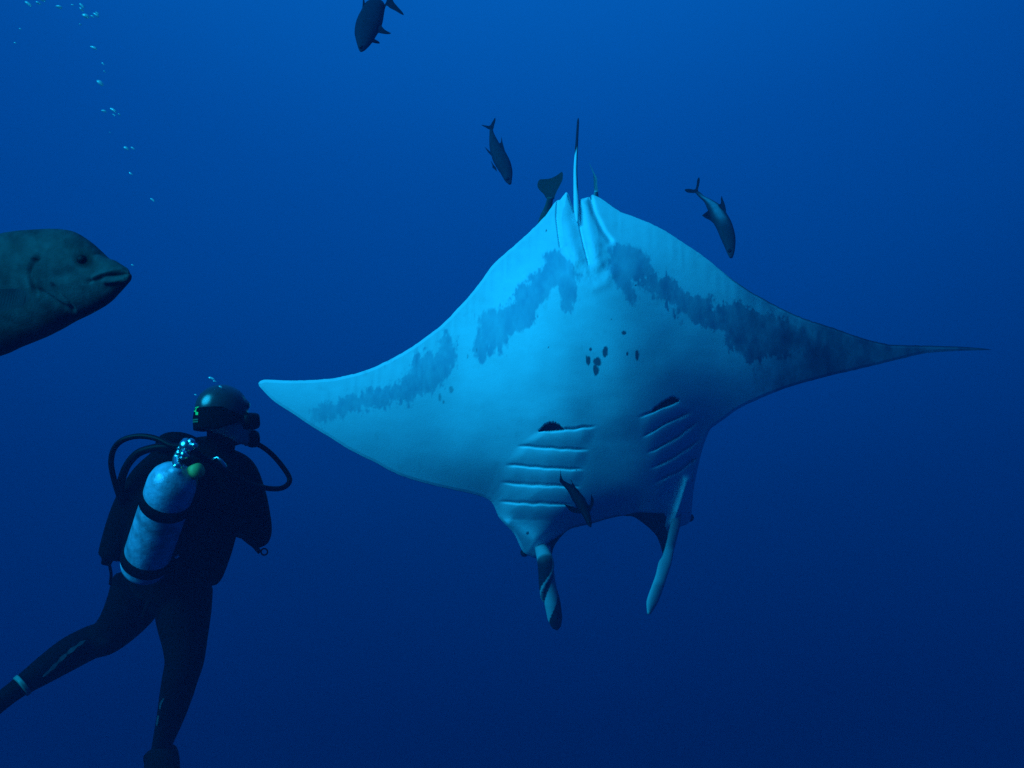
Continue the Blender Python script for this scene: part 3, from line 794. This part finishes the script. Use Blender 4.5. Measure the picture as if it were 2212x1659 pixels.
person.location = PA
person.data.materials.append(M_skin)
person.data.materials.append(M_scalp)
mi = np.zeros(len(BF), int)
bc = np.array([BV[f].mean(0) for f in BF])
bd = bc @ cF
bx = (bc @ cR) / bd * FPX + 1106; by = 829.5 - (bc @ cU) / bd * FPX
headloc = (bc - HC) @ HFR.T
mi[(headloc[:, 2] > -.125 - 0.10 * headloc[:, 0]) & (np.linalg.norm(bc - HC, axis=1) < .20) & (by < 985)] = 1
collar = (headloc[:, 2] < -0.075 + 0.33 * np.clip(-headloc[:, 0], -0.12, .1)*0 - 0.55 * np.clip(headloc[:, 0] + 0.02, -.05, .10))
mi[collar] = 0
mi[(mi == 1) & (headloc[:, 2] > 0.0)] = 2
person.data.polygons.foreach_set('material_index', mi)
tag(person, 'scuba diver in black wetsuit seen from behind, head turned toward the manta', 'person')

def onbody(x, y):
    """depth of the diver's surface nearest the camera at a pixel"""
    d = BV @ cF
    X = (BV @ cR) / d * FPX + 1106; Y = 829.5 - (BV @ cU) / d * FPX
    k = np.hypot(X - x, Y - y) < 6
    return d[k].min() if k.any() else 4.0
# mask
def rounded_frame(f0, f1, hwid, hhei, n=40, p=4):
    rings = []
    for f, sc in f0, f1:
        a = np.linspace(0, 2 * np.pi, n, endpoint=False)
        ca, sa = np.cos(a), np.sin(a)
        rings.append(np.array([H(f, math.copysign(abs(x) ** (2 / p), x) * hwid * sc, .018 + math.copysign(abs(y) ** (2 / p), y) * hhei * sc) for x, y in zip(ca, sa)]))
    return rings
def frame_geo(stations, hwid, hhei, n=40, p=3.2):
    V = []
    for f, sc in stations:
        for a in np.linspace(0, 2 * np.pi, n, endpoint=False):
            x, y = math.cos(a), math.sin(a)
            V.append(H(f, math.copysign(abs(x) ** (2 / p), x) * hwid * sc, -.030 + math.copysign(abs(y) ** (2 / p), y) * hhei * sc))
    m = len(stations)
    F = [[i * n + j, i * n + (j + 1) % n, (i + 1) * n + (j + 1) % n, (i + 1) * n + j] for i in range(m - 1) for j in range(n)]
    F += [list(range(n))[::-1], [(m - 1) * n + j for j in range(n)]]
    return np.array(V), F
mv, mf = frame_geo([(.060, .98), (.080, 1.0), (.100, .98), (.117, .93), (.124, .86)], .072, .035)
mask = mesh_obj('dive_mask', mv, mf, M_rubber, person, PA)
for s_ in (-1, 1):
    lv, lf = sphere_geo(H(.124, s_ * .032, -.030), (.004, .026, .026), HFR)
    mesh_obj('lens', lv, lf, M_glass, mask)
    bpy.data.objects[-1] if False else None
for ch in list(mask.children):
    ch.data.transform(__import__('mathutils').Matrix.Translation(-Vector(PA)))
# wide strap round the back of the head
def band_pt(a, h, off=0.0):
    """a: angle from the face, h: height on the band"""
    rr = 1.0 - 0.18 * max(0, (h + .02) / .07) ** 2
    return H(-.004 + (.104 * rr + off) * math.cos(a), (.082 * rr + off) * math.sin(a), -.026 + h + 0.013 * (1 - math.cos(a)))
V = []; F = []
na, nh = 60, 9
for i in range(na):
    a = math.radians(48 + (312 - 48) * i / (na - 1))
    w = 0.014 + 0.036 * sstep(55, 125, math.degrees(min(a, 2 * math.pi - a)))
    for q in range(nh):
        V.append(band_pt(a, (-1 + 2 * q / (nh - 1)) * w, .006))
    for q in range(nh):
        V.append(band_pt(a, (1 - 2 * q / (nh - 1)) * w, .001))
m2 = 2 * nh
for i in range(na - 1):
    for q in range(m2):
        k = (q + 1) % m2
        F.append([i * m2 + q, i * m2 + k, (i + 1) * m2 + k, (i + 1) * m2 + q])
F += [list(range(m2)), [(na - 1) * m2 + q for q in range(m2)][::-1]]
strap = mesh_obj('strap', V, F, M_neo, mask, PA)
# green print on the strap: a small winged figure over two lines of print
def print_patch(pts, off=.0075):
    return np.array([band_pt(math.radians(a), h, off) for a, h in pts])
def logo(polys, mt, nm):
    V = []; F = []
    for pl in polys:
        o = len(V); V += list(print_patch(pl)); F.append(list(range(o, len(V))))
    return mesh_obj(nm, V, F, mt, strap, PA, False)
L0 = 168
logo([[(L0 - 12, .004), (L0 - 3, .005), (L0 - 1, .012), (L0 - 6, .017), (L0 - 12, .014)],
      [(L0 - 4, .013), (L0 + 4, .018), (L0 + 13, .019), (L0 + 11, .023), (L0 + 1, .021), (L0 - 4, .017)],
      [(L0 - 2, .018), (L0 + 3, .022), (L0 + 3, .034), (L0 - 1, .030)],
      [(L0 - 9, .034), (L0 - 2, .031), (L0 + 2, .036), (L0 - 3, .040), (L0 - 9, .038)],
      [(L0 + 2, .031), (L0 + 9, .033), (L0 + 14, .027), (L0 + 10, .036), (L0 + 3, .037)]], M_green, 'logo')
logo([[(L0 - 12 + k * 3.2, -.010 - r * .008), (L0 - 10 + k * 3.2, -.010 - r * .008), (L0 - 10 + k * 3.2, -.015 - r * .008), (L0 - 12 + k * 3.2, -.015 - r * .008)]
      for k in range(8) for r in range(2)], mat('dull_green_print', (.06, .26, .14), .6), 'lettering')
# pale squiggles printed on the wetsuit legs
def streak(pl, w, mt, nm):
    V = []; F = []
    c = catmull(pl, 40)
    for i, (x, y) in enumerate(c):
        tx, ty = c[min(i + 1, 39)] - c[max(i - 1, 0)]
        L_ = math.hypot(tx, ty) + 1e-6
        nx_, ny_ = -ty / L_, tx / L_
        ww = w * (0.35 + 0.65 * abs(math.sin(i * 0.37 + .4))) * min(1, i / 5 + .1, (39 - i) / 5 + .1)
        for s_ in (-1, 1):
            X, Y = x + nx_ * ww * s_, y + ny_ * ww * s_
            V.append(P(X, Y, onbody(X, Y) - .005))
    F = [[2 * i, 2 * i + 1, 2 * i + 3, 2 * i + 2] for i in range(39)]
    return mesh_obj(nm, V, F, mt, person, PA)
streak([(186, 1382), (168, 1394), (150, 1408), (136, 1420), (120, 1436), (108, 1448), (92, 1462)], 4.5, M_grey, 'print')
streak([(354, 1508), (347, 1520), (345, 1532)], 2.4, M_grey, 'print')
streak([(342, 1545), (340, 1556), (338, 1568)], 2.4, M_grey, 'print')
# pale ankle band
av, ar = path([(52, 1478, 3.99, 25.5), (48, 1481, 3.985, 25.3), (44, 1484, 3.98, 25)], 6)
tv_, tf_ = tube_geo(av, ar, 24)
mesh_obj('ankle_band', tv_, tf_, mat('pale_band', (.12, .19, .18), .5, noise=.5, nscale=40), person, PA)
# fins on the feet, below and left of the view
def foot_fin(a, b, c, w0, w1):
    """a..b foot pocket, c blade tip (X, Y, depth)"""
    pts = catmull([a, b, ((b[0] + c[0]) / 2, (b[1] + c[1]) / 2, (b[2] + c[2]) / 2), c], 30)
    pth = P(pts[:, 0], pts[:, 1], pts[:, 2])
    tq = np.linspace(0, 1, 30)
    w = px(np.interp(tq, [0, .3, .5, .9, 1], [w0, w0 * 1.1, w0 * 1.4, w1, w1 * .7]), pts[:, 2])
    h = px(np.interp(tq, [0, .3, .5, 1], [w0 * .9, w0 * .75, 6, 3]), pts[:, 2])
    return tube_geo(pth, w, 18, rad2=h)
fv, ff = foot_fin((346, 1628, 4.21), (350, 1662, 4.17), (340, 1960, 4.05), 36, 58)
mesh_obj('swim_fin', fv, ff, M_neo, person, PA)
fv, ff = foot_fin((-20, 1532, 3.95), (-75, 1568, 3.92), (-380, 1700, 3.75), 28, 55)
mesh_obj('swim_fin', fv, ff, M_rubber, person, PA)

# ------------------------------------------------------------------ scuba set on the diver's back
SA = P(345, 1120, 3.75)
scuba = empty('scuba_set', SA)
tag(scuba, 'scuba set with scuffed grey tank, black straps, hoses and buoyancy vest', 'scuba gear')
def part(nm, geo, mt, parent=None, smooth=True):
    return mesh_obj(nm, geo[0], geo[1], mt, scuba if parent is None else parent, SA, smooth)
# tank: a body of revolution, its top leaning to the camera
T0 = P(369, 1052, 3.60); T1 = P(309, 1226, 3.845)
tax = norm(T0 - T1)
TR = 0.088
TL = np.linalg.norm(T0 - T1)
prof = [(-.012, 0.0), (-.012, TR * .80), (-.004, TR * .93), (.014, TR), (TL * .5, TR), (TL - .005, TR), (TL + .02, TR * .985), (TL + .045, TR * .91), (TL + .066, TR * .76), (TL + .081, TR * .54), (TL + .088, TR * .34), (TL + .096, .020), (TL + .10, .018)]
def revolve(prof, base, axis, n=56, cap=True):
    s_ = norm(np.cross(axis, cF)); c_ = np.cross(axis, s_)
    V = []
    for h, r in prof:
        for a in np.linspace(0, 2 * np.pi, n, endpoint=False):
            V.append(base + axis * h + (s_ * math.cos(a) + c_ * math.sin(a)) * r)
    m = len(prof)
    F = [[i * n + j, i * n + (j + 1) % n, (i + 1) * n + (j + 1) % n, (i + 1) * n + j] for i in range(m - 1) for j in range(n)]
    F += [list(range(n))[::-1], [(m - 1) * n + j for j in range(n)]]
    return np.array(V), F
tank = part('tank', revolve(prof, T1, tax), M_tank)
for hh_, wd in ((TL * .845, .052), (TL * .14, .052)):
    b_ = part('tank_band', revolve([(hh_ - wd / 2, TR * .99), (hh_ - wd / 2 + .002, TR + .006), (hh_ + wd / 2 - .002, TR + .006), (hh_ + wd / 2, TR * .99)], T1, tax), M_nylon)
# small bright marks (scuffed stickers) on the tank cylinder
valve_base = T1 + tax * (TL + .095)
VT = P(404, 962, 3.62)
g1 = tube_geo(catmull(np.array([valve_base, P(383, 990, 3.60), P(392, 975, 3.60)]), 10), .017, 16)
valve = part('tank_valve', g1, M_chrome)
part('valve_knob', tube_geo(np.array([P(392, 985, 3.575), P(404, 979, 3.57)]), .016, 16), M_chrome)
fs = join([tube_geo(np.array([P(394, 971, 3.60), P(400, 966, 3.60), P(409, 957, 3.61), P(413, 953, 3.61)]), [.020, .027, .027, .018], 20), sphere_geo(P(413, 956, 3.6), .017),
           tube_geo(np.array([P(412, 960, 3.59), P(425, 963, 3.58)]), .009, 12), tube_geo(np.array([P(398, 962, 3.6), P(384, 972, 3.59)]), .010, 12)])
part('first_stage', fs, M_chrome)
# yellow dust cap hanging by the valve
yc0, yc1 = P(415, 1022, 3.60), P(431, 1014, 3.58)
part('dust_cap', join([tube_geo(np.array([yc0, yc0 * .5 + yc1 * .5, yc1]), [.027, .028, .025], 20), tube_geo(catmull(np.array([P(422, 1026, 3.61), P(421, 1040, 3.63), P(418, 1052, 3.65)]), 8), .010, 10)]), M_yellow)
# hoses
def hose(pts, r, nm='hose', mt=None, n=70):
    c = catmull(pts, n)
    return part(nm, tube_geo(P(c[:, 0], c[:, 1], c[:, 2]), r, 12), mt or M_rubber)
hose([(398, 965, 3.62), (370, 962, 3.62), (345, 950, 3.63), (318, 943, 3.64), (290, 943, 3.65), (263, 952, 3.66), (246, 970, 3.68), (240, 998, 3.7), (245, 1030, 3.73), (254, 1062, 3.76), (262, 1085, 3.8), (275, 1110, 3.84)], .0105)
hose([(398, 968, 3.62), (370, 965, 3.64), (335, 967, 3.66), (300, 978, 3.68), (278, 1000, 3.7), (265, 1028, 3.73), (260, 1055, 3.77), (264, 1090, 3.82)], .0150)
hose([(412, 968, 3.62), (440, 990, 3.66), (480, 1012, 3.72), (510, 1032, 3.78), (545, 1047, 3.84), (580, 1055, 3.9), (606, 1055, 3.94), (622, 1046, 3.96), (625, 1032, 3.97), (612, 1010, 3.97), (590, 984, 3.96), (568, 966, 3.94), (548, 957, 3.92), (530, 958, 3.93)], .0105)
hose([(440, 1090, 4.1), (480, 1130, 4.1), (505, 1152, 4.05), (530, 1162, 4.02), (548, 1178, 4.0), (562, 1194, 4.0)], .0095)
rg, _ = None, None
a_ = np.linspace(0, 2 * np.pi, 24)
ringc = np.array([P(571 + 7 * math.cos(t_), 1192 + 7 * math.sin(t_), 4.0) for t_ in a_])
part('gauge_ring', tube_geo(ringc, .0032, 8, cap=False), M_rubber)
# second stage in the mouth, with a bright swivel on its hose
ss = join([revolve([(-.012, .012), (-.012, .030), (.0, .034), (.016, .034), (.026, .028), (.028, .010)], H(.104, 0, -.098), hf, 28), tube_geo(np.array([H(.07, 0, -.090), H(.11, 0, -.098)]), .016, 14),
           tube_geo(np.array([H(.112, 0, -.098), H(.115, .03, -.098), P(540, 957, 3.87)]), [.014, .014, .012], 12)])
part('second_stage', ss, M_rubber)
part('hose_swivel', tube_geo(np.array([P(536, 953, 3.845), P(550, 957, 3.865)]), [.0075, .0075], 12), M_chrome)
# buckle on the shoulder strap
def strip(pts, w, th, nm, mt):
    c = np.array([P(*q) for q in pts]); return part(nm, tube_geo(c, w, 10, rad2=th), mt)
strip([(458, 995, 3.70), (464, 991, 3.695), (470, 989, 3.692), (477, 995, 3.69), (483, 1002, 3.692), (487, 1009, 3.70)], .0072, .0060, 'buckle', M_chrome)
strip([(378, 1206, 3.785), (386, 1200, 3.79)], .005, .004, 'buckle', M_chrome)
# vest
vg = [limb([(372, 968, 3.80, 22), (350, 990, 3.80, 26), (322, 1034, 3.82, 40), (290, 1090, 3.86, 43), (266, 1140, 3.9, 39), (243, 1190, 3.92, 30), (237, 1206, 3.92, 26)], 20, 40, 0.8),
      tube_geo(P([222, 244], [1203, 1208], [3.92, 3.93]), [px(17, 3.9), px(17, 3.9)], 18),
      limb([(345, 966, 3.78, 14), (362, 954, 3.77, 20), (395, 953, 3.78, 19), (430, 966, 3.80, 17)], 16, 20),
      limb([(425, 972, 3.80, 24), (462, 992, 3.80, 26), (492, 1020, 3.82, 30), (500, 1070, 3.86, 30), (482, 1130, 3.93, 34), (466, 1190, 3.98, 34), (456, 1240, 4.02, 26), (452, 1258, 4.03, 18)], 18, 44),
      limb([(392, 985, 3.79, 50), (390, 1030, 3.80, 78), (370, 1100, 3.84, 92), (345, 1180, 3.92, 88), (335, 1230, 3.97, 70)], 24, 36, 0.55)]
VV, VF = remeshed('vest', vg, 0.007, 4)
part('vest', (VV, VF), M_nylon)
hose([(236, 1218, 3.9), (240, 1240, 3.92), (238, 1262, 3.94)], .006, 'strap_end', M_nylon, 20)
hose([(322, 1300, 3.95), (314, 1318, 3.96), (310, 1334, 3.97)], .009, 'strap_end', M_nylon, 12)
dr = np.array([P(444 + 5 * math.cos(t_), 1240 + 7 * math.sin(t_), 3.93) for t_ in a_])
part('gear_ring', tube_geo(dr, .0025, 8, cap=False), mat('dull_steel', (.10, .12, .13), .5, .8))

# ------------------------------------------------------------------ air bubbles
zb = lambda a, b: (a * .2923, b * .2923)
BUB = [(210, 32, 1.0), (285, 25, .8), (315, 2, .8), (433, 52, .9), (535, 38, .45), (605, 45, .8), (603, 72, .85), (633, 122, 1.05), (680, 122, .55), (708, 112, .95), (718, 98, .5),
       (595, 182, .42), (150, 215, .4), (110, 318, .42), (690, 355, 1.0), (762, 474, .5), (773, 530, .45), (738, 616, 1.1), (765, 822, .7), (835, 815, 1.0), (843, 852, .5),
       (882, 847, .5), (932, 1098, .85), (978, 1095, .6), (965, 1283, .6), (1128, 1480, .65), (813, 980, .25)]
def bubble_mesh(seed):
    r_ = np.random.default_rng(seed)
    v_, f_ = sphere_geo((0, 0, 0), 1.0, nu=16, nv=10)
    ph = r_.random(3) * 6
    k = 1 + 0.14 * np.sin(2.3 * v_[:, 0] + ph[0]) + 0.12 * np.sin(2.9 * v_[:, 1] + ph[1])
    v_ = v_ * k[:, None]
    v_[:, 2] = np.where(v_[:, 2] < 0, v_[:, 2] * 0.55, v_[:, 2])       # flat underside
    me = bpy.data.meshes.new('air_bubble'); me.from_pydata(v_.tolist(), [], f_); me.update()
    me.polygons.foreach_set('use_smooth', [True] * len(me.polygons)); me.materials.append(M_bubble)
    return me
BM = [bubble_mesh(s_) for s_ in range(5)]
def bubble(X, Y, d, s, label, k):
    o = bpy.data.objects.new('air_bubble', BM[k % 5]); C.objects.link(o)
    o.location = P(X, Y, d)
    o.scale = (.0150 * s, .0090 * s, .0076 * s)
    o.rotation_euler = (random.uniform(-.2, .2), math.radians(32) + random.uniform(-.25, .25), 0)
    tag(o, label, 'bubble', 'air bubbles rising from the diver')
for k, (a, b, s_) in enumerate(BUB):
    X, Y = zb(a, b)
    lab = ('bright air bubble in the loose cluster at the top of the rising trail' if b < 200 and s_ > .7 else
           'faint small air bubble near the top of the rising trail' if b < 400 and s_ <= .7 else
           'bright air bubble in the middle of the trail above the grouper' if s_ > .7 else
           'faint small air bubble lower in the trail above the grouper')
    bubble(X, Y, 3.7 + 0.5 * random.random(), s_, lab, k)
for k, (X, Y, s_) in enumerate([(457, 818, .75), (464, 824, .5), (476, 836, .5), (422, 853, .35)]):
    bubble(X, Y, 3.75, s_, 'tiny air bubble just above the head of the diver', k)
bubble(286, 573, 2.5, .25, 'tiny bright speck of air in front of the grouper mouth', 2)

# ------------------------------------------------------------------ the sea water itself
lo = np.array([-6.5, -1.5, -4.5]); hi = np.array([9.5, 10.8, 4.9])
hv = [[(lo, hi)[(i >> k) & 1][k] for k in range(3)] for i in range(8)]
hfaces = [[0, 2, 3, 1], [4, 5, 7, 6], [0, 1, 5, 4], [2, 6, 7, 3], [0, 4, 6, 2], [1, 3, 7, 5]]
haze = mesh_obj('haze', hv, hfaces, None, None, (0, 0, 0), False)
tag(haze, 'clear deep blue sea water filling the whole view', 'water', None, 'stuff')
mh = bpy.data.materials.new('sea_water'); mh.use_nodes = True
mh.node_tree.nodes.clear()
ho = mh.node_tree.nodes.new('ShaderNodeOutputMaterial')
pv = mh.node_tree.nodes.new('ShaderNodeVolumePrincipled')
pv.inputs['Color'].default_value = (.0, .26, .74, 1)
pv.inputs['Density'].default_value = 0.020
pv.inputs['Anisotropy'].default_value = 0.0
mh.node_tree.links.new(pv.outputs[0], ho.inputs['Volume'])
haze.data.materials.append(mh)
